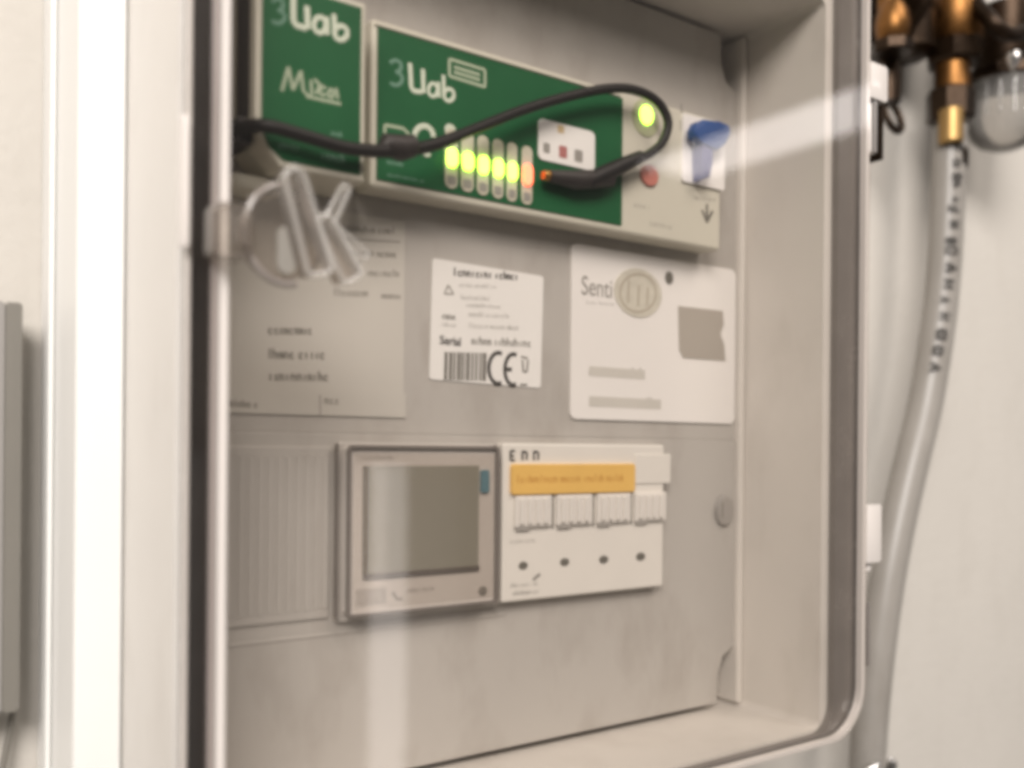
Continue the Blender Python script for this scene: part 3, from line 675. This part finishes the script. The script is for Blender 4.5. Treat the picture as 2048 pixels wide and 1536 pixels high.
# black print along the hose
camv = Vector((0, 0, 0))
bm = bmesh.new(); s_acc = 0.0; nxt = 0.006
for i in range(len(HS) - 1):
    d = HS[i + 1] - HS[i]; s_acc += d.length
    if s_acc > nxt and s_acc < 0.158:
        tdir = d.normalized(); view = (camv - HS[i]).normalized(); side = tdir.cross(view).normalized(); view = side.cross(tdir).normalized()
        if side.x < 0: side = -side
        ang0 = 0.56 - 0.34 * (s_acc / 0.158)
        def sp(a, l): return HS[i] + tdir * l + (view * math.cos(a) + side * math.sin(a)) * (HR + 0.00005)
        wgl = random.uniform(0.0022, 0.0050); ln = []
        k = random.random()
        A, B = ang0 - random.uniform(.12, .36), ang0 + random.uniform(.12, .34)
        if k < 0.35: ln = [[(A, 0), (B, 0), (B, wgl), (A, wgl), (A, 0)]]
        elif k < 0.6: ln = [[(A, 0), (B, 0)], [(A, wgl), (B, wgl)], [(ang0, 0), (ang0, wgl)]]
        elif k < 0.8: ln = [[(A, 0), (B, wgl * .5), (A, wgl)]]
        else: ln = [[(A, 0), (A, wgl), (B, wgl)], [(ang0, 0), (ang0, wgl)]]
        for L in ln:
            pts = []
            for (a_, l_), (a2, l2) in zip(L, L[1:]):
                for q_ in range(3): pts.append(sp(a_ + (a2 - a_) * q_ / 3, l_ + (l2 - l_) * q_ / 3))
            pts.append(sp(*L[-1]))
            tube(pts, random.uniform(0.0007, 0.0014), 6, bm=bm)
        nxt = s_acc + wgl + random.choice((0.0018, 0.0026, 0.0034))
link('printed_text', bm, M_inkk, hs, label='black lettering running along the hose')
# chrome fitting at the hose's lower end
c = Vector((XZ(1735, 1548, YH)[0], YH, XZ(1735, 1548, YH)[1]))
for sx in (-1, 1):
    link('end_clamp', tube([(c.x + sx * 0.0105, YH - 0.006, c.z - 0.006), (c.x + sx * 0.0112, YH - 0.0085, c.z + 0.007), (c.x + sx * 0.006, YH - 0.0115, c.z + 0.0105)], [0.003, 0.0028, 0.0015], 10), M_chrome, hs, True)

vx = XZ(1912, 60, YH)[0]
def zpx(py, px=1905): return XZ(px, py, YH)[1]
vl = thing('brass_valve', 'large brass hose valve with hexagonal nut at upper right, on the wall', 'valve', (vx, YW, zpx(0)))
hx = XZ(1901, 250, YH)[0]
link('ferrule', lathe([(0.0060, 0), (0.0072, 0.001), (0.0072, zpx(232) - zpx(300) - 0.001), (0.0062, zpx(232) - zpx(300))], (XZ(1902, 260, YH - 0.006)[0], YH - 0.006, zpx(300))), mat('bright_brass', (0.42, 0.27, 0.11), 0.45, metal=1.0, noise=0.1), vl, True)
link('hose_barb', lathe([(0.009, 0), (0.0105, 0.003), (0.0105, 0.012), (0.008, 0.016)], (hx, YH, zpx(345))), M_brassd, vl, True)
link('ring_nut', lathe([(0.0120, 0), (0.0142, 0.0016), (0.0142, zpx(182) - zpx(246) - 0.0016), (0.0125, zpx(182) - zpx(246))], (hx, YH, zpx(246)), sides=8), M_brassd, vl)
link('neck', lathe([(0.0115, 0), (0.0105, 0.004), (0.0105, zpx(122) - zpx(184))], (hx + 0.0015, YH, zpx(184))), M_brass, vl, True)
link('hex_nut', lathe([(0.0150, 0), (0.0172, 0.002), (0.0172, zpx(84) - zpx(130) - 0.002), (0.0155, zpx(84) - zpx(130))], (hx + 0.003, YH, zpx(130)), sides=6), M_brassd, vl)
link('valve_body', lathe([(0.0125, 0), (0.0160, 0.004), (0.0168, 0.02), (0.0158, 0.038), (0.012, 0.045)], (hx + 0.0045, YH, zpx(88))), M_brass, vl, True)
link('elbow', lathe([(0.010, 0), (0.0165, 0.004), (0.0165, 0.07)], (XZ(1822, 60, 0.34)[0], 0.342, zpx(120)), 'Z', 20), M_brassd, vl, True)
# supply pipe running to the left into the second valve
zpipe = zpx(18)
lx0 = XZ(1752, 60, YH)[0]
link('cross_pipe', lathe([(0.0135, 0), (0.0135, vx - lx0 - 0.004)], (lx0 + 0.004, YH + 0.012, zpipe), 'X', 24), M_brassd, vl, True)
link('wall_flange', lathe([(0.024, 0), (0.027, 0.003), (0.027, 0.006), (0.014, 0.012)], (lx0 + 0.030, YH + 0.012, zpx(20)), 'X', 28), M_brassd, vl, True)
v2 = thing('small_valve', 'small brass valve beside the top hinge of the cabinet', 'valve', (lx0, YW, zpx(60)))
link('cap', lathe([(0.0045, 0), (0.0085, 0.004), (0.0098, 0.012), (0.0085, 0.020), (0.005, 0.026)], (lx0 + 0.001, YH - 0.010, zpx(108, 1758))), M_brass, v2, True)
link('stem', lathe([(0.0055, 0), (0.0055, 0.045)], (lx0 + 0.002, YH - 0.006, zpx(60, 1758))), M_brass, v2, True)
link('collar', lathe([(0.0105, 0), (0.0115, 0.001), (0.0115, 0.006), (0.0105, 0.007)], (lx0 + 0.001, YH - 0.010, zpx(122, 1758)), sides=8), M_brassd, v2)
link('drop_pipe', lathe([(0.0065, 0), (0.0065, 0.05)], (XZ(1778, 200, YH)[0], YH, zpx(205, 1778))), M_brassd, v2, True)
rx, rz = XZ(1785, 232, YH)
link('pull_ring', tube([(rx + 0.0075 * math.cos(a), YH + 0.003 * math.sin(a), rz + 0.0095 * math.sin(a)) for a in [2 * math.pi * k / 20 for k in range(20)]], 0.0022, 8, closed=True), M_brassd, v2, True)
# pipes and a clear filter bowl at the far right
wf = thing('clear_bowl', 'clear round bowl hanging under dark fittings at the top right corner', 'bowl', P(2015, 290, YH - 0.01))
zb_ = XZ(2015, 292, YH - 0.01)[1]; bx = XZ(2030, 200, YH - 0.01)[0]
prof = [(0.0002, 0), (0.008, 0.0008), (0.016, 0.004), (0.0215, 0.010), (0.0235, 0.018), (0.0235, 0.040), (0.0245, 0.042)]
link('bowl', lathe(prof, (bx, YH - 0.004, zb_), 'Z', 36), M_bowl, wf, True)
for k in range(10):
    a = math.radians(180 + 20 * k)
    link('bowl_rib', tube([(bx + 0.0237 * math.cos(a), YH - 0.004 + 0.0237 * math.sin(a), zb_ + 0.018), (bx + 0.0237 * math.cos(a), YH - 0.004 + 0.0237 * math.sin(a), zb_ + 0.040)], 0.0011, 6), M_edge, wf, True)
link('collar', lathe([(0.0245, 0), (0.0265, 0.002), (0.0265, 0.008), (0.022, 0.010)], (bx, YH - 0.004, zb_ + 0.042), 'Z', 10), M_brassd, wf)
link('head', lathe([(0.018, 0), (0.020, 0.006), (0.020, 0.04)], (bx, YH - 0.004, zb_ + 0.052), 'Z', 24), M_brassd, wf, True)
link('bracket', tube(smoothp([P(1950, 5, .312), P(1985, 45, .300), P(2018, 70, .296), P(2062, 60, .294)], 5), 0.0045, 12), M_brassd, wf, True)
link('bleed_screw', lathe([(0.0006, 0), (0.0030, 0.004), (0.0048, 0.0075), (0.0040, 0.010)], P(2026, 142, .290), 'Z', 12), M_chrome, wf, True)
